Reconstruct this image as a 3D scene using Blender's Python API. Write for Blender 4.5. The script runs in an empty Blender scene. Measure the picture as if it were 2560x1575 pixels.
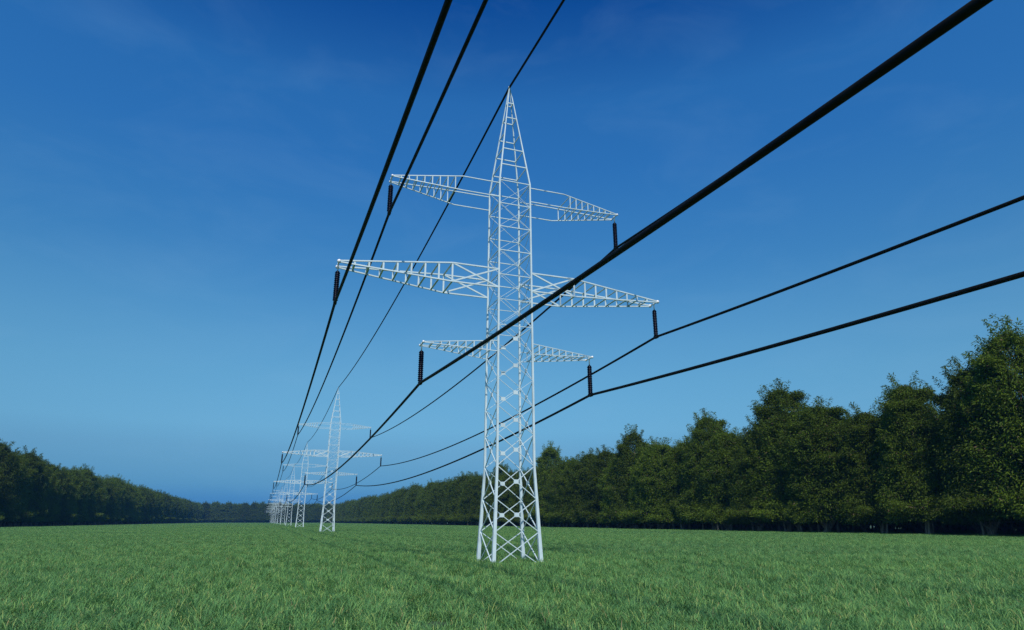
import bpy, math, random
import numpy as np
from mathutils import Vector

R = math.radians
sc = bpy.context.scene
COL = sc.collection
rng = np.random.default_rng(11)
random.seed(11)

# ------------------------------------------------------------------ camera
CAM_F, CAM_PITCH, CAM_YAW, EYE = 1623.5, 17.64, 20.1385, 2.0
cam_d = bpy.data.cameras.new('camera')
cam_d.sensor_width = 36.0
cam_d.lens = 36.0 * CAM_F / 2560.0
cam_d.clip_start, cam_d.clip_end = 0.1, 6000
cam = bpy.data.objects.new('camera', cam_d)
COL.objects.link(cam)
cam.location = (0, 0, EYE)
cam.rotation_euler = (R(90 + CAM_PITCH), 0, R(-CAM_YAW))
sc.camera = cam

# ------------------------------------------------------------------ light
SUN_EL, SUN_AZ = 47.0, 197.0          # azimuth clockwise from +Y (the line's direction)
wd = bpy.data.worlds.new('World')
sc.world = wd
wd.use_nodes = True
nt = wd.node_tree
nt.nodes.clear()
N = lambda t: nt.nodes.new(t)
sky = N('ShaderNodeTexSky')
sky.sky_type = 'NISHITA'
sky.sun_disc = False
sky.sun_elevation = R(SUN_EL)
sky.sun_rotation = R(SUN_AZ)
sky.altitude = 0
sky.air_density = 1.0
sky.dust_density = 0.2
sky.ozone_density = 3.0
geo = N('ShaderNodeNewGeometry')
sep = N('ShaderNodeSeparateXYZ')
tc = N('ShaderNodeTexCoord')
nt.links.new(tc.outputs['Generated'], sep.inputs[0])
ramp = N('ShaderNodeValToRGB')
ramp.color_ramp.interpolation = 'LINEAR'
mx = N('ShaderNodeMix'); mx.data_type = 'RGBA'; mx.blend_type = 'MULTIPLY'
mx.inputs[0].default_value = 1.0
SKY_STOPS = [(0.0, (0.0564, 0.2313, 0.7422)), (0.01, (0.0595, 0.2462, 0.7444)), (0.02, (0.0701, 0.2603, 0.7207)), (0.03, (0.0834, 0.2847, 0.7149)), (0.05, (0.1496, 0.377, 0.6966)), (0.075, (0.2218, 0.4609, 0.704)), (0.1, (0.2952, 0.5507, 0.7447)), (0.13, (0.3924, 0.7133, 0.8606)), (0.16, (0.4367, 0.7932, 0.911)), (0.2, (0.475, 0.8827, 0.98)), (0.25, (0.4877, 0.951, 1.0651)), (0.3, (0.4555, 0.9761, 1.1447)), (0.36, (0.36, 0.9433, 1.2192)), (0.43, (0.3184, 0.957, 1.3368)), (0.5, (0.2643, 0.9439, 1.4458)), (0.58, (0.2515, 0.969, 1.5315)), (0.7, (0.0306, 0.4937, 1.205)), (1.0, (0.01, 0.01, 0.01))]
els = ramp.color_ramp.elements
for i, (p, c) in enumerate(SKY_STOPS):
    e = els[i] if i < 2 else els.new(p)
    e.position = p
for i, (p, c) in enumerate(SKY_STOPS):
    els[i].position = p
    els[i].color = (*c, 1)
nt.links.new(sep.outputs['Z'], ramp.inputs[0])
nt.links.new(sky.outputs[0], mx.inputs[6])
nt.links.new(ramp.outputs[0], mx.inputs[7])
# faint, high wisps of cirrus
mp = N('ShaderNodeMapping'); mp.inputs['Scale'].default_value = (2.2, 2.2, 6.0)
cn = N('ShaderNodeTexNoise'); cn.inputs['Scale'].default_value = 2.0
cn.inputs['Detail'].default_value = 6; cn.inputs['Roughness'].default_value = .6
cn.inputs['Distortion'].default_value = .6
cr = N('ShaderNodeMapRange')
for i, v in zip((1, 2, 3, 4), (.48, .80, 0.0, .07)):
    cr.inputs[i].default_value = v
cl = N('ShaderNodeMix'); cl.data_type = 'RGBA'
cl.inputs[7].default_value = (3.0, 5.2, 7.6, 1)
nt.links.new(tc.outputs['Generated'], mp.inputs[0]); nt.links.new(mp.outputs[0], cn.inputs['Vector'])
nt.links.new(cn.outputs['Fac'], cr.inputs[0]); nt.links.new(cr.outputs[0], cl.inputs[0])
nt.links.new(mx.outputs[2], cl.inputs[6])
bg = N('ShaderNodeBackground')
bg.inputs['Strength'].default_value = 0.1
out = N('ShaderNodeOutputWorld')
nt.links.new(cl.outputs[2], bg.inputs[0])
nt.links.new(bg.outputs[0], out.inputs[0])

sd = bpy.data.lights.new('sun', 'SUN')
sd.energy = 3.8
sd.angle = R(1.0)
sd.color = (1.0, 0.955, 0.89)
sun = bpy.data.objects.new('sun', sd)
COL.objects.link(sun)
az, el = R(SUN_AZ), R(SUN_EL)
to_sun = Vector((math.sin(az) * math.cos(el), math.cos(az) * math.cos(el), math.sin(el)))
sun.rotation_euler = to_sun.to_track_quat('Z', 'Y').to_euler()
sun.location = (0, -40, 60)

vs = sc.view_settings
vs.view_transform = 'Standard'; vs.look = 'None'; vs.exposure = 0; vs.gamma = 1
vs.use_curve_mapping = False
sc.cycles.max_bounces = 6
sc.cycles.diffuse_bounces = 4
sc.cycles.glossy_bounces = 2
sc.cycles.transmission_bounces = 3
sc.cycles.volume_bounces = 0
sc.cycles.sample_clamp_indirect = 4
sc.cycles.use_denoising = True
sc.cycles.denoising_prefilter = 'NONE'

# ------------------------------------------------------------------ materials
def mat(name, build):
    m = bpy.data.materials.new(name)
    m.use_nodes = True
    t = m.node_tree
    b = t.nodes['Principled BSDF']
    build(t, b)
    return m

def noise(t, scale, detail=4, rough=.55, coord='Object', vec=None):
    n = t.nodes.new('ShaderNodeTexNoise')
    n.inputs['Scale'].default_value = scale
    n.inputs['Detail'].default_value = detail
    n.inputs['Roughness'].default_value = rough
    if vec is None:
        c = t.nodes.new('ShaderNodeTexCoord')
        vec = c.outputs[coord]
    t.links.new(vec, n.inputs['Vector'])
    return n

def cramp(t, fac, stops):
    r = t.nodes.new('ShaderNodeValToRGB')
    e = r.color_ramp.elements
    while len(e) < len(stops):
        e.new(.5)
    for x, (p, c) in zip(e, stops):
        x.position = p
        x.color = (*c, 1)
    t.links.new(fac, r.inputs[0])
    return r

def m_paint(t, b):
    n = noise(t, 1.7, 6)
    r = cramp(t, n.outputs['Fac'], [(.3, (.46, .56, .585)), (.5, (.55, .665, .69)), (.75, (.59, .70, .72))])
    t.links.new(r.outputs[0], b.inputs['Base Color'])
    b.inputs['Roughness'].default_value = .5
    n2 = noise(t, 9, 3)
    bp = t.nodes.new('ShaderNodeBump'); bp.inputs['Strength'].default_value = .08
    t.links.new(n2.outputs['Fac'], bp.inputs['Height']); t.links.new(bp.outputs[0], b.inputs['Normal'])

def m_ball(t, b):
    n = noise(t, 6, 2)
    r = cramp(t, n.outputs['Fac'], [(.3, (.84, .83, .82)), (.7, (.88, .87, .86))])
    t.links.new(r.outputs[0], b.inputs['Base Color'])
    b.inputs['Roughness'].default_value = .28
    b.inputs['Specular IOR Level'].default_value = .8

def m_glaze(t, b):
    n = noise(t, 3, 3)
    r = cramp(t, n.outputs['Fac'], [(.3, (.002, .003, .012)), (.7, (.003, .005, .018))])
    t.links.new(r.outputs[0], b.inputs['Base Color'])
    b.inputs['Roughness'].default_value = .3
    b.inputs['Specular IOR Level'].default_value = .09

def m_cable(t, b):
    n = noise(t, 2.5, 4)
    r = cramp(t, n.outputs['Fac'], [(.3, (.004, .004, .005)), (.7, (.010, .010, .010))])
    t.links.new(r.outputs[0], b.inputs['Base Color'])
    b.inputs['Roughness'].default_value = .6
    b.inputs['Specular IOR Level'].default_value = .12

def m_bark(t, b):
    c = t.nodes.new('ShaderNodeTexCoord')
    mpn = t.nodes.new('ShaderNodeMapping'); mpn.inputs['Scale'].default_value = (3, 3, .7)
    t.links.new(c.outputs['Object'], mpn.inputs[0])
    n = noise(t, 2.2, 8, .7, vec=mpn.outputs[0])
    r = cramp(t, n.outputs['Fac'], [(.3, (.13, .080, .055)), (.55, (.40, .27, .19)), (.8, (.56, .42, .32))])
    t.links.new(r.outputs[0], b.inputs['Base Color'])
    b.inputs['Roughness'].default_value = .9
    bp = t.nodes.new('ShaderNodeBump'); bp.inputs['Strength'].default_value = .8; bp.inputs['Distance'].default_value = .08
    t.links.new(n.outputs['Fac'], bp.inputs['Height']); t.links.new(bp.outputs[0], b.inputs['Normal'])

def m_leaf(t, b):
    a = t.nodes.new('ShaderNodeAttribute'); a.attribute_name = 'tint'
    r = cramp(t, a.outputs['Fac'], LEAF_STOPS)
    oi = t.nodes.new('ShaderNodeObjectInfo')
    hs = t.nodes.new('ShaderNodeHueSaturation')
    mr = t.nodes.new('ShaderNodeMapRange')
    mr.inputs[3].default_value, mr.inputs[4].default_value = .72, 1.25
    t.links.new(oi.outputs['Random'], mr.inputs[0]); t.links.new(mr.outputs[0], hs.inputs['Value'])
    t.links.new(r.outputs[0], hs.inputs['Color'])
    t.links.new(hs.outputs[0], b.inputs['Base Color'])
    b.inputs['Roughness'].default_value = .6
    b.inputs['Specular IOR Level'].default_value = .25
    tr = t.nodes.new('ShaderNodeBsdfTranslucent')
    t.links.new(hs.outputs[0], tr.inputs[0])
    ms = t.nodes.new('ShaderNodeMixShader'); ms.inputs[0].default_value = .4
    o = t.nodes['Material Output']
    t.links.new(b.outputs[0], ms.inputs[1]); t.links.new(tr.outputs[0], ms.inputs[2]); t.links.new(ms.outputs[0], o.inputs[0])

LEAF_STOPS = [(.0, (.070, .108, .010)), (.45, (.118, .182, .014)), (.85, (.150, .225, .018)), (.97, (.18, .21, .028)), (1.0, (.19, .135, .08))]
GRASS_STOPS = [(.0, (.062, .178, .070)), (.5, (.152, .355, .114)), (.85, (.31, .52, .145)), (.96, (.54, .59, .19)), (1.0, (.45, .34, .18))]

def m_grass(t, b):
    a = t.nodes.new('ShaderNodeAttribute'); a.attribute_name = 'tint'
    g = t.nodes.new('ShaderNodeNewGeometry')
    n1 = noise(t, 1.3, 4, vec=g.outputs['Position'])
    n2 = noise(t, .035, 3, vec=g.outputs['Position'])
    ad = t.nodes.new('ShaderNodeMath'); ad.operation = 'MULTIPLY_ADD'
    ad.inputs[1].default_value = .36; ad.inputs[2].default_value = -.18
    t.links.new(n1.outputs['Fac'], ad.inputs[0])
    s = t.nodes.new('ShaderNodeMath'); s.operation = 'ADD'
    t.links.new(a.outputs['Fac'], s.inputs[0]); t.links.new(ad.outputs[0], s.inputs[1])
    r = cramp(t, s.outputs[0], GRASS_STOPS)
    m2 = t.nodes.new('ShaderNodeMix'); m2.data_type = 'RGBA'; m2.blend_type = 'MULTIPLY'
    m2.inputs[0].default_value = 1
    r2 = cramp(t, n2.outputs['Fac'], [(.3, (.85, .88, .9)), (.7, (1.12, 1.08, .95))])
    t.links.new(r.outputs[0], m2.inputs[6]); t.links.new(r2.outputs[0], m2.inputs[7])
    t.links.new(m2.outputs[2], b.inputs['Base Color'])
    b.inputs['Roughness'].default_value = .55
    b.inputs['Specular IOR Level'].default_value = .25
    tr = t.nodes.new('ShaderNodeBsdfTranslucent')
    t.links.new(m2.outputs[2], tr.inputs[0])
    ms = t.nodes.new('ShaderNodeMixShader'); ms.inputs[0].default_value = .3
    o = t.nodes['Material Output']
    t.links.new(b.outputs[0], ms.inputs[1]); t.links.new(tr.outputs[0], ms.inputs[2]); t.links.new(ms.outputs[0], o.inputs[0])

def m_ground(t, b):
    n = noise(t, .8, 6)
    r = cramp(t, n.outputs['Fac'], [(.3, (.030, .060, .026)), (.55, (.045, .085, .034)), (.8, (.075, .085, .045))])
    t.links.new(r.outputs[0], b.inputs['Base Color'])
    b.inputs['Roughness'].default_value = .95

PAINT = mat('white_paint', m_paint)
BALL = mat('white_gloss', m_ball)
GLAZE = mat('black_glaze', m_glaze)
CABLE = mat('black_cable', m_cable)
BARK = mat('bark', m_bark)
LEAF = mat('leaves', m_leaf)
GRASS = mat('grass_blades', m_grass)
GROUND = mat('soil_and_turf', m_ground)

# ------------------------------------------------------------------ object helpers
def tag(o, label=None, cat=None, group=None, kind=None):
    if label: o['label'] = label
    if cat: o['category'] = cat
    if group: o['group'] = group
    if kind: o['kind'] = kind
    return o

def link(name, me, parent=None):
    o = bpy.data.objects.new(name, me)
    COL.objects.link(o)
    if parent: o.parent = parent
    return o

def empty(name, loc):
    o = bpy.data.objects.new(name, None)
    COL.objects.link(o)
    o.location = loc
    o.empty_display_size = .5
    return o

def copy_tree(o, parent=None):
    c = o.copy()
    COL.objects.link(c)
    if parent:
        c.parent = parent
    for ch in o.children:
        copy_tree(ch, c)
    return c

class MB:
    def __init__(s):
        s.v, s.f, s.mi = [], [], []
    def bar(s, p, q, w, h, nrm, w2=None, h2=None, mi=0):
        """box beam p>q, w across in the plane, h along nrm"""
        p, q, nrm = Vector(p), Vector(q), Vector(nrm)
        d = (q - p).normalized()
        n = (nrm - d * nrm.dot(d)).normalized()
        a = d.cross(n)
        w2 = w if w2 is None else w2; h2 = h if h2 is None else h2
        i = len(s.v)
        for c, ww, hh in ((p, w, h), (q, w2, h2)):
            for x, y in ((-1, -1), (1, -1), (1, 1), (-1, 1)):
                s.v.append(tuple(c + a * (x * ww / 2) + n * (y * hh / 2)))
        for k in range(4):
            l = (k + 1) % 4
            s.f.append((i + k, i + 4 + k, i + 4 + l, i + l)); s.mi.append(mi)
        s.f.append((i, i + 1, i + 2, i + 3)); s.mi.append(mi)
        s.f.append((i + 7, i + 6, i + 5, i + 4)); s.mi.append(mi)
    def beam_path(s, pts, ws, nrm):
        """continuous square leg through several points"""
        nrm = Vector(nrm)
        i0 = len(s.v)
        P = [Vector(p) for p in pts]
        for j, p in enumerate(P):
            d = (P[min(j + 1, len(P) - 1)] - P[max(j - 1, 0)]).normalized()
            n = (nrm - d * nrm.dot(d)).normalized(); a = d.cross(n)
            for x, y in ((-1, -1), (1, -1), (1, 1), (-1, 1)):
                s.v.append(tuple(p + a * (x * ws[j] / 2) + n * (y * ws[j] / 2)))
        for j in range(len(P) - 1):
            i = i0 + 4 * j
            for k in range(4):
                l = (k + 1) % 4
                s.f.append((i + k, i + 4 + k, i + 4 + l, i + l)); s.mi.append(0)
        s.f.append((i0, i0 + 1, i0 + 2, i0 + 3)); s.mi.append(0)
        i = i0 + 4 * (len(P) - 1)
        s.f.append((i + 3, i + 2, i + 1, i)); s.mi.append(0)
    def lathe(s, prof, seg=16, off=(0, 0, 0), mi=0):
        i = len(s.v)
        for r, z in prof:
            for k in range(seg):
                a = 2 * math.pi * k / seg
                s.v.append((off[0] + r * math.cos(a), off[1] + r * math.sin(a), off[2] + z))
        for j in range(len(prof) - 1):
            for k in range(seg):
                l = (k + 1) % seg
                s.f.append((i + j * seg + k, i + j * seg + l, i + (j + 1) * seg + l, i + (j + 1) * seg + k)); s.mi.append(mi)
        s.f.append(tuple(i + k for k in reversed(range(seg)))); s.mi.append(mi)
        e = i + (len(prof) - 1) * seg
        s.f.append(tuple(e + k for k in range(seg))); s.mi.append(mi)
    def ball(s, c, r, seg=16, mi=0):
        n = seg // 2
        s.lathe([(r * max(math.sin(math.pi * k / n), .02), -r * math.cos(math.pi * k / n)) for k in range(n + 1)], seg, c, mi)
    def mesh(s, name, mats, smooth=False):
        me = bpy.data.meshes.new(name)
        me.from_pydata(s.v, [], s.f)
        for m in mats: me.materials.append(m)
        me.polygons.foreach_set('material_index', s.mi)
        if smooth: me.shade_smooth()
        me.update()
        return me
    def build(s, name, mats, parent=None, smooth=False):
        return link(name, s.mesh(name, mats if isinstance(mats, (list, tuple)) else [mats], smooth), parent)

# ------------------------------------------------------------------ pylon
X0, Y0, SPAN, SPAN_BACK = 11.647, 32.197, 101.08, 108.36
N_PYLON = 11
ZP, ZS, ZK = 27.745, 20.645, 4.65
WS, WK, W0 = .9253, .9923, 1.2189
LEVELS = [20.645, 19.19, 17.75, 16.31, 14.87, 13.44, 11.985, 10.54, 9.08, 7.67, 6.24, 4.66, 3.06, 1.51, -.06]
PEAKS = [26.48, 25.33, 24.12, 22.96, 21.8]
ARMS = {  # tip height, reach, half depth at tip, top root, bottom root, length of the square part, ball radius, chord, post, divisions
    'top': (20.022, 6.926, .365, 20.436, 19.563, 2.157, .072, .048, .052, 9),
    'middle': (14.617, 9.349, .42, 15.143, 14.087, 2.60, .105, .07, .09, 8),
    'bottom': (10.812, 4.825, .386, 11.091, 10.517, 0, .072, .038, .056, 9)}
ROD_L, INS_L = .395, 1.687

def halfw(z):
    if z >= ZS: return max(WS * (ZP - z) / (ZP - ZS), .03)
    if z >= ZK: return WS + (WK - WS) * (ZS - z) / (ZS - ZK)
    return WK + (W0 - WK) * (ZK - z) / ZK

def legw(z):
    return float(np.interp(z, [0, ZK, 12, ZS, ZP], [.178, .112, .092, .082, .045]))

FACES = [((-1, -1), (1, -1), (0, -1, 0)), ((1, -1), (1, 1), (1, 0, 0)), ((1, 1), (-1, 1), (0, 1, 0)), ((-1, 1), (-1, -1), (-1, 0, 0))]
def corner(c, z):
    h = halfw(z)
    return Vector((c[0] * h, c[1] * h, z))

def pylon_pieces(slim=1.0):
    """yields (kind, MB) for every member of one pylon"""
    for sx, sy in ((-1, -1), (1, -1), (1, 1), (-1, 1)):
        m = MB()
        zs = [-.15, ZK, 12, ZS, ZP - .1]
        m.beam_path([corner((sx, sy), z) for z in zs], [legw(z) for z in zs], (0, 1, 0))
        yield 'leg', m
    for k, z in enumerate(LEVELS[:7]):
        t = (.046 if k < 5 else .033) * slim
        for a, b, n in FACES:
            m = MB(); m.bar(corner(a, z), corner(b, z), t, t, n); yield 'horizontal_bar', m
    for z in PEAKS:
        for i, (a, b, n) in enumerate(FACES):
            if abs(z - 24.12) < .01 and i == 0: continue        # the front rung is missing here
            m = MB(); m.bar(corner(a, z), corner(b, z), .060, .045, n); yield 'horizontal_bar', m
    for k in range(14):
        za, zb = LEVELS[k], LEVELS[k + 1]
        w = float(np.interp(zb, [0, 4, 8, 20], [.038, .036, .022, .016])) * slim; h = w * 1.25
        for a, b, n in FACES:
            nv = Vector(n) * .004
            m = MB()
            if k == 13:
                m.bar(corner(a, za) + nv, corner(b, zb) + nv, w, h, n)
                m.bar(corner(b, za) - nv, corner(a, zb) - nv, w, h, n)
            else:
                m.bar(corner(a, za) + nv, corner(b, zb) + nv, w, h, n)
                m.bar(corner(b, za) - nv, corner(a, zb) - nv, w, h, n)
            yield 'cross_brace', m
            if 6 <= k <= 12:
                # plate where the two diagonals cross
                ha, hb = halfw(za), halfw(zb)
                zc = zb + (za - zb) * hb / (ha + hb)
                c = (corner(a, zc) + corner(b, zc)) / 2
                m = MB(); m.bar(c - Vector((0, 0, .1)), c + Vector((0, 0, .1)), .25, h + .02, n)
                yield 'gusset_plate', m

def arm_mb(kind, s):
    zt, reach, dt, zu, zl, box, br, ch, po, div = ARMS[kind]
    m = MB(); balls = []
    hu, hl = halfw(zu), halfw(zl)
    xb = s * (max(hu, hl) + box) if box else None
    tipx = s * (reach - .06)
    for q in (-1, 1):
        ru, rl = Vector((s * hu, q * hu, zu)), Vector((s * hl, q * hl, zl))
        tip = Vector((tipx, q * dt, zt))
        if box:
            bu, bl = Vector((xb, q * hu, zu)), Vector((xb, q * hl, zl))
            m.bar(ru, bu, ch, ch, (0, q, 0)); m.bar(rl, bl, ch, ch, (0, q, 0))
        else:
            bu, bl = ru, rl
        m.bar(bu, tip + Vector((0, 0, ch * .5)), ch, ch, (0, q, 0)); m.bar(bl, tip - Vector((0, 0, ch * .5)), ch, ch, (0, q, 0))
        if kind == 'middle':
            nv = Vector((0, q * .004, 0))
            m.bar(ru + nv, bl + nv, .08, .05, (0, q, 0)); m.bar(rl - nv, bu - nv, .08, .05, (0, q, 0))
        st = []
        for k in range(1, div + (1 if kind == 'middle' else 0)):
            t = k / div
            u, l = tip.lerp(bu, t), tip.lerp(bl, t)
            m.bar(l, u, po, .03, (0, q, 0)); st.append((u, l))
        if q < 0: st0 = st
    for (u0, l0), (u1, l1) in zip(st0, st):
        m.bar(u0, u1, .03, po, (s, 0, 0)); m.bar(l0, l1, .03, po, (s, 0, 0))
    m.bar((s * reach, -dt, zt), (s * reach, dt, zt), .055, .055, (s, 0, 0))
    for q in (-1, 1): balls.append((Vector((s * reach, q * dt, zt)), br))
    return m, balls

def pylon_full(name, loc):
    root = empty(name, loc)
    for kind, m in pylon_pieces():
        m.build(kind, PAINT, root)
    for kind in ARMS:
        for s in (-1, 1):
            m, balls = arm_mb(kind, s)
            a = m.build('crossarm', PAINT, root)
            for c, r in balls:
                b = MB(); b.ball(c, r); b.build('tip_ball', BALL, a, True)
    b = MB(); b.ball((0, 0, ZP + .02), .085); b.build('peak_ball', BALL, root, True)
    return root

def pylon_merged_mesh():
    big = MB()      # the far ones, too small for their members to be told apart
    def add(m, mi):
        o = len(big.v); big.v += m.v
        big.f += [tuple(i + o for i in f) for f in m.f]; big.mi += [mi] * len(m.f)
    for kind, m in pylon_pieces(.6): add(m, 0)
    for kind in ARMS:
        for s in (-1, 1):
            m, balls = arm_mb(kind, s); add(m, 0)
            for c, r in balls:
                b = MB(); b.ball(c, r, 10); add(b, 1)
    b = MB(); b.ball((0, 0, ZP + .02), .085, 10); add(b, 1)
    return big.mesh('lattice_pylon', [PAINT, BALL])

ORD = ['nearest', 'second', 'third', 'fourth', 'fifth', 'sixth', 'seventh', 'eighth', 'ninth', 'tenth', 'eleventh']
PY_LABEL = ['tallest white lattice pylon in front, standing nearest in the grass with three pairs of crossarms',
            'white lattice pylon second in the row, far behind and left of the tallest one',
            'white lattice pylon third in the row, its peak just left of the second pylon',
            'thin white lattice pylon fourth in the row, seen behind the arms of the third',
            'small pale lattice pylon fifth in the receding row, its peak left of the third pylon']
for k in range(5, N_PYLON):
    PY_LABEL.append('tiny pale lattice pylon, %s of the receding row, in the far cluster' % ORD[k])
merged = None
proto = None
for k in range(N_PYLON):
    loc = (X0, Y0 + SPAN * k, 0)
    if k == 0:
        o = proto = pylon_full('lattice_pylon', loc)
    elif k <= 2:
        o = copy_tree(proto); o.location = loc
    else:
        if merged is None: merged = pylon_merged_mesh()
        o = link('lattice_pylon', merged); o.location = loc
    tag(o, PY_LABEL[k], 'pylon', 'white lattice pylons in a row across the field')

# ------------------------------------------------------------------ insulators
def rod_mb(mi=0):
    m = MB()
    m.lathe([(.05, .045), (.05, -.03), (.03, -.05), (.03, -ROD_L + .0)][::-1], 12, (0, 0, 0), mi)
    return m
def sheds_mb(n=15, seg=20, mi=0):
    top, bot = -ROD_L, -(ROD_L + INS_L) + .02
    prof = [(.045, top + .01), (.092, top - .02), (.108, top - .05)]
    step = (top - .06 - bot - .05) / n
    for k in range(n):
        z = top - .06 - k * step
        prof += [(.104, z), (.136, z - step * .48), (.140, z - step * .62), (.106, z - step * .86)]
    prof += [(.075, bot + .05), (.07, bot)]
    m = MB(); m.lathe(prof[::-1], seg, (0, 0, 0), mi)
    return m
def insulator_full(loc):
    r = empty('insulator', loc)
    rod_mb().build('hanger_rod', PAINT, r, True)
    sheds_mb().build('ribbed_body', GLAZE, r, True)
    m = MB(); b = -(ROD_L + INS_L)
    m.bar((0, -.16, b - .005), (0, .16, b - .005), .16, .16, (0, 0, 1))
    m.build('cable_clamp', CABLE, r)
    return r
ins_me = None
ins_proto = None
for k in range(N_PYLON):
    for kind in ARMS:
        for s in (-1, 1):
            zt, reach = ARMS[kind][:2]
            loc = (X0 + s * reach, Y0 + SPAN * k, zt)
            if k < 3:
                if ins_proto is None: o = ins_proto = insulator_full(loc)
                else: o = copy_tree(ins_proto); o.location = loc
            else:
                if ins_me is None:
                    a, b = rod_mb(0), sheds_mb(8, 10, 1)
                    n0 = len(a.v); a.v += b.v; a.f += [tuple(i + n0 for i in f) for f in b.f]; a.mi += b.mi
                    ins_me = a.mesh('insulator', [PAINT, GLAZE], True)
                o = link('insulator', ins_me); o.location = loc
            tag(o, 'black ribbed insulator under the %s tip of the %s crossarm on the %s pylon' % ('left' if s < 0 else 'right', kind, ORD[k]),
                'insulator', 'black insulators hanging from the crossarm tips')

# ------------------------------------------------------------------ cables
def cable(name, x, z, sag, rad, z_out):
    pts = []
    spans = [(Y0 - SPAN_BACK, Y0, 64)] + [(Y0 + SPAN * k, Y0 + SPAN * (k + 1), 40 if k < 3 else 20) for k in range(N_PYLON - 1)]
    for a, b, n in spans:
        for i in range(n):
            t = i / n
            pts.append((x, a + (b - a) * t, z - 4 * sag * t * (1 - t)))
    pts.append((x, spans[-1][1], z))
    P = np.array(pts); seg = 14
    ang = np.linspace(0, 2 * np.pi, seg, endpoint=False)
    d = np.gradient(P, axis=0); d /= np.linalg.norm(d, axis=1)[:, None]
    side = np.array([1.0, 0, 0]); up = np.cross(side, d)
    V = P[:, None, :] + rad * (np.cos(ang)[None, :, None] * side + np.sin(ang)[None, :, None] * up[:, None, :])
    F = []
    for i in range(len(P) - 1):
        for k in range(seg):
            l = (k + 1) % seg
            F.append((i * seg + k, i * seg + l, (i + 1) * seg + l, (i + 1) * seg + k))
    F.append(tuple(range(seg))); F.append(tuple((len(P) - 1) * seg + k for k in reversed(range(seg))))
    me = bpy.data.meshes.new(name)
    me.from_pydata(V.reshape(-1, 3).tolist(), [], F)
    me.materials.append(CABLE); me.shade_smooth(); me.update()
    return link(name, me)
for kind in ARMS:
    for s in (-1, 1):
        zt, reach = ARMS[kind][:2]
        o = cable('power_line', X0 + s * reach, zt - ROD_L - INS_L, 1.648, .070, 0)
        tag(o, 'black power line hung along the %s tips of the %s crossarms' % ('left' if s < 0 else 'right', kind), 'power line', 'black cables strung along the pylons')
o = cable('earth_wire', X0, ZP + .02, 1.7055, .066, 0)
tag(o, 'black earth wire strung over the very peaks of the pylons', 'power line', 'black cables strung along the pylons')

# ------------------------------------------------------------------ ground and grass
gm = MB()
GX, GY = 1750, 1900
me = bpy.data.meshes.new('ground')
me.from_pydata([(-GX, -500, 0), (GX, -500, 0), (GX, GY, 0), (-GX, GY, 0)], [], [(0, 1, 2, 3)])
me.materials.append(GROUND); me.update()
tag(link('ground', me), 'flat grassy earth under the whole field', 'ground', kind='structure')

PATCH = 3.0
def grass_patch():
    g = np.random.default_rng(5)
    nt_, nb = 820, 9
    c = g.uniform(-PATCH * .54, PATCH * .54, (nt_, 2))
    ph = np.sin(c[:, 0] * 5.3 + 1) + np.cos(c[:, 1] * 6.6) + np.sin((c[:, 0] + c[:, 1]) * 3.9)
    tdir = ph * 1.6 + g.normal(0, .7, nt_)
    th = g.uniform(.72, 1.25, nt_) * 1.0
    tc_ = g.normal(.42, .13, nt_)
    V, F, T = [], [], []
    base = np.repeat(c, nb, 0) + g.normal(0, .055, (nt_ * nb, 2))
    az_ = np.repeat(tdir, nb) + g.normal(0, .75, nt_ * nb)
    L = np.repeat(th, nb) * g.uniform(.19, .42, nt_ * nb)
    bend = g.uniform(.7, 2.0, nt_ * nb)
    wv = g.uniform(.008, .014, nt_ * nb)
    col = np.clip(np.repeat(tc_, nb) + g.normal(0, .2, nt_ * nb), 0, .9)
    dry = g.random(nt_ * nb); col[dry > .985] = .99
    lt = (dry > .93) & (dry <= .985); col[lt] = g.uniform(.82, .95, lt.sum())
    d = np.stack([np.cos(az_), np.sin(az_), 0 * az_], 1); w = np.stack([-np.sin(az_), np.cos(az_), 0 * az_], 1)
    P0 = np.concatenate([base, np.full((len(base), 1), -.01)], 1)
    up = np.array([0, 0, 1.0])
    P1 = P0 + (d * np.sin(bend * .45)[:, None] + up * np.cos(bend * .45)[:, None]) * (L * .5)[:, None]
    P2 = P1 + (d * np.sin(bend)[:, None] + up * np.cos(bend)[:, None]) * (L * .3)[:, None]
    P3 = P2 + (d * np.sin(bend * 1.5)[:, None] + up * np.cos(bend * 1.5)[:, None]) * (L * .25)[:, None]
    W = w * wv[:, None] / 2
    V = np.stack([P0 - W, P0 + W, P1 - W * .95, P1 + W * .95, P2 - W * .7, P2 + W * .7, P3], 1).reshape(-1, 3)
    n = len(base)
    i = np.arange(n) * 7
    F = np.concatenate([np.stack([i, i + 1, i + 3, i + 2], 1), np.stack([i + 2, i + 3, i + 5, i + 4], 1)]).tolist() + np.stack([i + 4, i + 5, i + 6], 1).tolist()
    m_ = bpy.data.meshes.new('grass')
    m_.from_pydata(V.tolist(), [], F)
    at = m_.attributes.new('tint', 'FLOAT', 'POINT')
    at.data.foreach_set('value', np.repeat(col, 7).astype(np.float32))
    m_.materials.append(GRASS); m_.update()
    return m_
go = link('grass', grass_patch())
tag(go, 'long green meadow grass covering the whole field', 'grass', kind='stuff')
ng = bpy.data.node_groups.new('meadow', 'GeometryNodeTree')
ng.interface.new_socket('Geometry', in_out='INPUT', socket_type='NodeSocketGeometry')
ng.interface.new_socket('Geometry', in_out='OUTPUT', socket_type='NodeSocketGeometry')
gi = ng.nodes.new('NodeGroupInput'); gout = ng.nodes.new('NodeGroupOutput')
FX0, FX1, FY0, FY1 = -125, 145, -24, 1150
grid = ng.nodes.new('GeometryNodeMeshGrid')
grid.inputs['Size X'].default_value = FX1 - FX0; grid.inputs['Size Y'].default_value = FY1 - FY0
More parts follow.
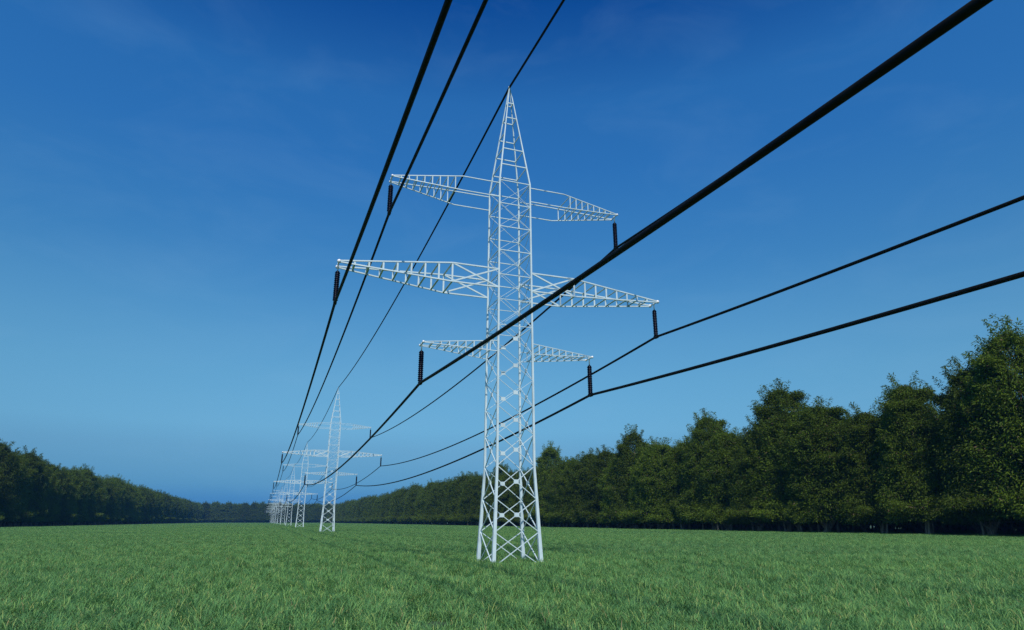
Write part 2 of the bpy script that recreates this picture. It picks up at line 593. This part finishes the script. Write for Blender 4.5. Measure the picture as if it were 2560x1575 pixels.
grid.inputs['Vertices X'].default_value = int((FX1 - FX0) / PATCH); grid.inputs['Vertices Y'].default_value = int((FY1 - FY0) / PATCH)
rv = ng.nodes.new('FunctionNodeRandomValue'); rv.data_type = 'FLOAT_VECTOR'
rv.inputs[0].default_value = (-.5 + (FX0 + FX1) / 2, -.5 + (FY0 + FY1) / 2, -.03); rv.inputs[1].default_value = (.5 + (FX0 + FX1) / 2, .5 + (FY0 + FY1) / 2, .0)
sp = ng.nodes.new('GeometryNodeSetPosition')
iop = ng.nodes.new('GeometryNodeInstanceOnPoints')
rr = ng.nodes.new('FunctionNodeRandomValue'); rr.data_type = 'FLOAT_VECTOR'
rr.inputs[0].default_value = (0, 0, 0); rr.inputs[1].default_value = (0, 0, 6.2832)
rs = ng.nodes.new('FunctionNodeRandomValue'); rs.data_type = 'FLOAT_VECTOR'
rs.inputs[0].default_value = (.98, .98, .85); rs.inputs[1].default_value = (1.12, 1.12, 1.2)
L = ng.links.new
L(grid.outputs[0], sp.inputs[0]); L(rv.outputs[0], sp.inputs['Offset']); L(sp.outputs[0], iop.inputs['Points'])
L(gi.outputs[0], iop.inputs['Instance']); L(rr.outputs[0], iop.inputs['Rotation']); L(rs.outputs[0], iop.inputs['Scale'])
L(iop.outputs[0], gout.inputs[0])
go.modifiers.new('meadow', 'NODES').node_group = ng

# ------------------------------------------------------------------ trees
def tube(V, F, pts, rad, seg=7):
    i0 = len(V)
    P = [Vector(p) for p in pts]
    ref = Vector((.3, .9, .2))
    for j, p in enumerate(P):
        d = (P[min(j + 1, len(P) - 1)] - P[max(j - 1, 0)]).normalized()
        a = d.cross(ref).normalized(); b = d.cross(a)
        for k in range(seg):
            t = 2 * math.pi * k / seg
            V.append(tuple(p + (a * math.cos(t) + b * math.sin(t)) * rad[j]))
    for j in range(len(P) - 1):
        for k in range(seg):
            l = (k + 1) % seg
            F.append((i0 + j * seg + k, i0 + j * seg + l, i0 + (j + 1) * seg + l, i0 + (j + 1) * seg + k))

def tree_meshes(seed, H, spread, n_cl, lean, bumps):
    g = np.random.default_rng(seed)
    rnd = random.Random(seed)
    TV, TF = [], []
    # trunk with a lean, root flare and low forks
    la = 0.0          # leans along its own +x
    lv = Vector((math.cos(la), math.sin(la), 0)) * lean
    tp = [Vector((0, 0, -.2)), Vector((0, 0, .35)) + lv * .1, Vector((0, 0, 1.4)) + lv * .45, Vector((0, 0, 2.8)) + lv * 1.0,
          Vector((0, 0, 6)) + lv * 1.7 + Vector((rnd.uniform(-.3, .3), rnd.uniform(-.3, .3), 0)), Vector((0, 0, H * .45)) + lv * 1.5, Vector((0, 0, H * .72)) + lv, Vector((0, 0, H * .96)) + lv * .7]
    tube(TV, TF, tp, [.66, .47, .40, .37, .31, .22, .13, .03], 10)
    tips = []
    def limb(p0, az_, elv, ln, r0, depth):
        p = Vector(p0); pts = [p.copy()]; n = 6
        for k in range(n):
            e = elv + (.55 - elv) * k / n * .5 + rnd.uniform(-.16, .16)
            az_ += rnd.uniform(-.28, .28)
            p = p + Vector((math.cos(az_) * math.cos(e), math.sin(az_) * math.cos(e), math.sin(e))) * (ln / n)
            pts.append(p.copy())
        tube(TV, TF, pts, [r0 * (1 - .86 * k / n) for k in range(n + 1)], 6 if depth == 0 else 5)
        for k in range(2, n + 1): tips.append(pts[k])
        if depth < 2:
            for k in range(3 if depth == 0 else 2):
                b = pts[rnd.randint(2, n - 1)]
                limb(b, az_ + rnd.choice((-1, 1)) * rnd.uniform(.5, 1.1), elv * .5 + rnd.uniform(-.15, .45), ln * rnd.uniform(.4, .6), r0 * .42, depth + 1)
    def on_trunk(z):
        for a, b in zip(tp, tp[1:]):
            if a.z <= z <= b.z: return a.lerp(b, (z - a.z) / (b.z - a.z))
        return tp[-1]
    for k in range(3):
        a_ = rnd.uniform(0, 6.28); r_ = rnd.uniform(.5, 2.4)
        b0 = Vector((r_ * math.cos(a_), r_ * math.sin(a_), -.2)); top_ = b0 + Vector((rnd.uniform(-.9, .9), rnd.uniform(-.9, .9), 5.5))
        tube(TV, TF, [b0, b0.lerp(top_, .3) + Vector((rnd.uniform(-.2, .2), rnd.uniform(-.2, .2), 0)), top_], [rnd.uniform(.16, .28), .15, .06], 7)
    for k in range(4):
        limb(on_trunk(rnd.uniform(.5, 1.5)), rnd.uniform(0, 6.28), rnd.uniform(.75, 1.15), spread * rnd.uniform(.6, .85), rnd.uniform(.16, .3), 1)
    for k in range(5):
        limb(on_trunk(rnd.uniform(1.5, 3.4)), rnd.uniform(0, 6.28), rnd.uniform(.05, .5), spread * rnd.uniform(.75, 1.0), .2, 0)
    for k in range(11):
        z = H * (.18 + .065 * k + rnd.uniform(-.02, .02))
        limb(on_trunk(z), k * 2.4 + rnd.uniform(-.4, .4), rnd.uniform(.15, .7), spread * rnd.uniform(.65, .95) * math.sqrt(max(.15, 1 - (z / H) ** 1.6)), .17 * (1 - .5 * z / H), 0)
    tr = bpy.data.meshes.new('trunk'); tr.from_pydata(TV, [], TF); tr.materials.append(BARK); tr.shade_smooth(); tr.update()
    # crown: sprays of small leaves spread through an uneven envelope
    def env(z, az_):
        t = (z - 2.2) / (H - 2.2)
        r = spread * (1 - max(t, 0) ** 1.9) ** .68 * min(1, .78 + 2.2 * t)
        for (ba, bz, br, bw) in bumps_l:
            da = math.atan2(math.sin(az_ - ba), math.cos(az_ - ba))
            r += br * math.exp(-(da / .6) ** 2 - ((z - bz) / bw) ** 2)
        return r
    bumps_l = [(rnd.uniform(0, 6.28), rnd.uniform(4, H * .9), rnd.uniform(-1.3, 1.3), rnd.uniform(1.5, 3.5)) for _ in range(bumps)]
    cl = []
    for k in range(n_cl):
        z = 2.4 + (H - 2.7) * rnd.random() ** 1.1
        a_ = rnd.uniform(0, 6.28)
        rr_ = env(z, a_) * math.sqrt(rnd.uniform(.5, 1.05))
        c = on_trunk(z); cl.append((c.x + rr_ * math.cos(a_), c.y + rr_ * math.sin(a_), z, rnd.uniform(.55, 1.12), a_))
    for p in tips:
        if p.z > 2.4: cl.append((p.x, p.y, p.z, rnd.uniform(.6, 1.1), math.atan2(p.y, p.x)))
    for k in range(70):       # sprigs standing out of the top
        a_ = rnd.uniform(0, 6.28); z = H * rnd.uniform(.5, 1.0)
        c = on_trunk(z); e = env(z, a_) * rnd.uniform(.75, 1.05)
        p = Vector((c.x + e * math.cos(a_), c.y + e * math.sin(a_), z))
        dr = Vector((math.cos(a_) * .45, math.sin(a_) * .45, 1)).normalized()
        for j in range(5):
            p = p + dr * .5 + Vector((rnd.uniform(-.12, .12), rnd.uniform(-.12, .12), 0)); cl.append((p.x, p.y, p.z, rnd.uniform(.28, .5) - .03 * j, a_))
    C = np.array(cl)
    npl = np.maximum((75 * C[:, 3] ** 1.6).astype(int), 14)
    idx = np.repeat(np.arange(len(C)), npl)
    n = len(idx)
    q = g.normal(0, 1, (n, 3)); q /= np.linalg.norm(q, axis=1)[:, None]
    q *= (g.random(n) ** .45)[:, None]
    sz = C[idx, 3]
    ca, sa = np.cos(C[idx, 4]), np.sin(C[idx, 4])
    rad = q[:, 0] * 1.25; tan = q[:, 1] * 1.25; zz = q[:, 2] * .95 - .12 * (rad ** 2 + tan ** 2) * .6
    P = C[idx, :3] + np.stack([rad * ca - tan * sa, rad * sa + tan * ca, zz], 1) * sz[:, None]
    # loose leaves all over the outer shell, so the crown is one ragged mass
    m_ = 15000
    zu = 2.2 + (H - 2.4) * g.random(m_) ** 1.1; au = g.uniform(0, 2 * np.pi, m_)
    ru = np.array([env(a, b) for a, b in zip(zu, au)]) * np.sqrt(g.uniform(.45, 1.08, m_))
    cu = np.array([on_trunk(a)[:2] for a in zu])
    Pu = np.stack([cu[:, 0] + ru * np.cos(au), cu[:, 1] + ru * np.sin(au), zu], 1)
    near_i = ((Pu[:, None, :2] - C[None, ::3, :2]) ** 2).sum(2) + (Pu[:, None, 2] - C[None, ::3, 2]) ** 2
    iu = near_i.argmin(1) * 3
    P = np.concatenate([P, Pu]); idx = np.concatenate([idx, iu])
    rad = np.concatenate([rad, g.normal(0, .6, m_)]); tan = np.concatenate([tan, g.normal(0, .6, m_)])
    ca = np.concatenate([ca, np.cos(au)]); sa = np.concatenate([sa, np.sin(au)])
    q = np.concatenate([q, g.normal(0, .5, (m_, 3))])
    keep = P[:, 2] > 1.7
    P, idx, rad, tan, ca, sa, q = P[keep], idx[keep], rad[keep], tan[keep], ca[keep], sa[keep], q[keep]
    n = len(P)
    d = np.stack([rad * ca - tan * sa, rad * sa + tan * ca, -.25 + 0 * rad], 1) + g.normal(0, .55, (n, 3)) + np.stack([ca, sa, 0 * ca], 1) * .45
    d /= np.linalg.norm(d, axis=1)[:, None]
    s_ = np.cross(d, np.array([0, 0, 1.0]) + g.normal(0, .45, (n, 3))); s_ /= np.linalg.norm(s_, axis=1)[:, None]
    ln = g.uniform(.26, .56, n); wi = ln * g.uniform(.24, .38, n)
    up = np.cross(s_, d)
    V = np.stack([P, P + d * (ln * .5)[:, None] + s_ * (wi / 2)[:, None] + up * (ln * .05)[:, None], P + d * ln[:, None] - up * (ln * .12)[:, None], P + d * (ln * .5)[:, None] - s_ * (wi / 2)[:, None] + up * (ln * .05)[:, None]], 1).reshape(-1, 3)
    i = np.arange(n) * 4
    F = np.stack([i, i + 1, i + 2, i + 3], 1).tolist()
    ctint = g.normal(.40, .12, len(C))
    col = np.clip(ctint[idx] + g.normal(0, .22, n), 0, .95)
    col[g.random(n) > .975] = 1.0
    me_ = bpy.data.meshes.new('crown'); me_.from_pydata(V.tolist(), [], F)
    at = me_.attributes.new('tint', 'FLOAT', 'POINT'); at.data.foreach_set('value', np.repeat(col, 4).astype(np.float32))
    me_.materials.append(LEAF); me_.update()
    return tr, me_

VAR = [tree_meshes(21, 24, 7.6, 560, 1.7, 9), tree_meshes(22, 24, 8.2, 620, 2.2, 10), tree_meshes(23, 24, 7.0, 520, 1.3, 8), tree_meshes(24, 24, 7.8, 590, 2.5, 11)]
TREES = []
def tree(x, y, h, label, group, v=None, rot=None, wide=None):
    v = rnd_t.randrange(len(VAR)) if v is None else v
    r = empty('broadleaf_tree', (x, y, 0))
    s = h / 25.2
    w = s * rnd_t.uniform(1.08, 1.28) if wide is None else wide
    r.scale = (w, w, s)
    r.rotation_euler = (0, 0, (rnd_t.uniform(0, 6.28) if rot is None else rot + rnd_t.uniform(-.9, .9)))
    link('trunk', VAR[v][0], r); link('crown', VAR[v][1], r)
    tag(r, label, 'tree', group)
    TREES.append(r)
    return r
rnd_t = random.Random(4)
RX, LX, FARY = 96.0, -88.5, 1085.0
PEAKS_R = [(58, 28.6, 'tall dark tree at the right edge of the photo, highest against the sky'),
           (66, 24.6, 'dark green tree with a ragged top beside the tall one at the right edge'),
           (75, 24.2, 'broad dark tree with an open ragged crown, second hump from the right edge'),
           (105, 29.2, 'tall pointed tree standing well above the middle of the right wood'),
           (127, 26.6, 'narrow topped tree, next tall one left of the tallest in the right wood'),
           (160, 27.0, 'round topped tree rising above the right wood midway to the pylon'),
           (222, 29.2, 'tall tree whose crown rises just right of the nearest pylon\'s legs'),
           (274, 26.8, 'dark crown rising between the legs of the nearest pylon'),
           (460, 27.3, 'small rounded crown standing above the far right wood between second and nearest pylon')]
PEAKS_L = [(276, 29.5, 'tall dark tree at the left edge of the photo'),
           (306, 28.9, 'dark tree with a spiky double top next to the left edge tree'),
           (399, 29.3, 'tree with small knobbly top above the middle of the left wood'),
           (480, 29.6, 'tree making the lowest small bump on the left wood\'s sloping outline')]
G_R, G_L, G_F = 'trees of the wood on the right', 'trees of the wood on the left', 'trees of the wood closing the far end'
for y, h, lab in PEAKS_R: tree(RX - 1.5 + rnd_t.uniform(-1, 1), y, h, lab, G_R, rot=0, wide=h / 25.2 * .98)
for y, h, lab in PEAKS_L: tree(LX + 1.5, y, h, lab, G_L, rot=math.pi)
def near(y, P, d): return any(abs(y - p[0]) < d for p in P)
extra = []      # positions of the trees that only thicken the mass
y = 42.0
while y < FARY - 4:
    for row in range(9 if y < 420 else 5):
        yy = y + rnd_t.uniform(-2.5, 2.5); xx = RX + row * 8.5 + rnd_t.uniform(-1.6, 1.6)
        h = rnd_t.uniform(19.5, 23.8) + (.5 if row else 0) + (2.5 if y > 300 else 0)
        if row == 0 and near(yy, PEAKS_R, 3.4): continue
        if row == 0 or (row == 1 and yy < 230) or (row == 2 and yy < 130):
            if row == 0 and yy < 250: lab = 'dark green tree with gnarled trunk in the near front rank of the right wood'
            elif row == 0: lab = 'dark green tree in the even, distant front rank of the right wood'
            else: lab = 'dark green tree standing behind the front rank of the near right wood'
            tree(xx - (2 if row == 0 else 0), yy, h, lab, G_R, rot=0 if row == 0 else None)
        else: extra.append((xx, yy, h, -1.7 if row >= 5 and rnd_t.random() < .3 else 0))
    y += 8.6 if y < 300 else 10.2
y = 262.0
while y < FARY - 4:
    for row in range(4):
        yy = y + rnd_t.uniform(-2.5, 2.5); xx = LX - row * 8.5 + rnd_t.uniform(-1.6, 1.6)
        h = rnd_t.uniform(24.5, 28)
        if row == 0 and near(yy, PEAKS_L, 3.4): continue
        if row == 0 or (row == 1 and yy < 330):
            lab = ('dark green tree with dark trunk in the nearer front rank of the left wood' if yy < 560 else 'dark green tree in the far, hazy front rank of the left wood') if row == 0 else 'dark green tree behind the front rank at the near end of the left wood'
            tree(xx + (2 if row == 0 else 0), yy, h, lab, G_L, rot=math.pi if row == 0 else None)
        else: extra.append((xx, yy, h, -1.7 if row >= 2 else 0))
    y += 9.6
x = LX - 8
while x < RX + 10:
    for row in range(7):
        xx = x + rnd_t.uniform(-2, 2); yy = FARY + row * 9 + rnd_t.uniform(-2, 2)
        h = rnd_t.uniform(26, 30.5)
        if row == 0: tree(xx, yy, h, 'small hazy blue-green tree in the wood closing the far end of the field', G_F)
        else: extra.append((xx, yy, h, -1.8 if row >= 2 else 0))
    x += 8
# the deeper ranks of the woods read as one mass
me = bpy.data.meshes.new('woodland'); me.from_pydata([(a, b, d) for a, b, c, d in extra], [], [])
at = me.attributes.new('size', 'FLOAT', 'POINT'); at.data.foreach_set('value', [c / 25.2 for a, b, c, d in extra])
at = me.attributes.new('spin', 'FLOAT', 'POINT'); at.data.foreach_set('value', [rnd_t.uniform(0, 6.28) for _ in extra])
at = me.attributes.new('sort', 'INT', 'POINT'); at.data.foreach_set('value', [rnd_t.randrange(4) for _ in extra])
wo = tag(link('woodland', me), 'deep dark ranks of trees filling the woods behind their front edges', 'woodland', kind='stuff')
ng = bpy.data.node_groups.new('woodland', 'GeometryNodeTree')
ng.interface.new_socket('Geometry', in_out='INPUT', socket_type='NodeSocketGeometry')
ng.interface.new_socket('Geometry', in_out='OUTPUT', socket_type='NodeSocketGeometry')
gi = ng.nodes.new('NodeGroupInput'); gout = ng.nodes.new('NodeGroupOutput')
def named(n, t):
    a = ng.nodes.new('GeometryNodeInputNamedAttribute'); a.data_type = t; a.inputs['Name'].default_value = n
    return a
jn = ng.nodes.new('GeometryNodeJoinGeometry')
asz, asp, aso = named('size', 'FLOAT'), named('spin', 'FLOAT'), named('sort', 'INT')
cxyz = ng.nodes.new('ShaderNodeCombineXYZ')
ng.links.new(asp.outputs[0], cxyz.inputs[2])
src = {}
for t_ in TREES:
    for ch in t_.children:
        src.setdefault(ch.data.name, ch)
for k in range(4):
    cmpn = ng.nodes.new('FunctionNodeCompare'); cmpn.data_type = 'INT'; cmpn.operation = 'EQUAL'
    ng.links.new(aso.outputs[0], cmpn.inputs[2]); cmpn.inputs[3].default_value = k
    for me_k in VAR[k]:
        oi = ng.nodes.new('GeometryNodeObjectInfo'); oi.transform_space = 'ORIGINAL'
        oi.inputs['Object'].default_value = src[me_k.name]; oi.inputs['As Instance'].default_value = True
        ip = ng.nodes.new('GeometryNodeInstanceOnPoints')
        ng.links.new(gi.outputs[0], ip.inputs['Points']); ng.links.new(cmpn.outputs[0], ip.inputs['Selection'])
        ng.links.new(oi.outputs['Geometry'], ip.inputs['Instance']); ng.links.new(cxyz.outputs[0], ip.inputs['Rotation'])
        ng.links.new(asz.outputs[0], ip.inputs['Scale']); ng.links.new(ip.outputs[0], jn.inputs[0])
ng.links.new(jn.outputs[0], gout.inputs[0])
wo.modifiers.new('woodland', 'NODES').node_group = ng
print('trees', len(TREES), 'mass', len(extra))

# ------------------------------------------------------------------ haze
HZ = True
if HZ:
    hm = bpy.data.materials.new('haze'); hm.use_nodes = True
    t = hm.node_tree; t.nodes.clear()
    o_ = t.nodes.new('ShaderNodeOutputMaterial'); pv = t.nodes.new('ShaderNodeVolumePrincipled')
    pv.inputs['Color'].default_value = (.15, .47, 1.0, 1)
    pv.inputs['Density'].default_value = .00013
    pv.inputs['Anisotropy'].default_value = 0
    t.links.new(pv.outputs[0], o_.inputs['Volume'])
    m = MB()
    x0, x1, y0, y1, z0, z1 = -GX - 20, GX + 20, -520, GY + 20, -1.0, 36.0
    m.bar((0, y0, (z0 + z1) / 2), (0, y1, (z0 + z1) / 2), x1 - x0, z1 - z0, (0, 0, 1))
    ho = m.build('haze', hm)
    tag(ho, 'thin blue haze in the air over the far end of the field', 'haze', kind='stuff')
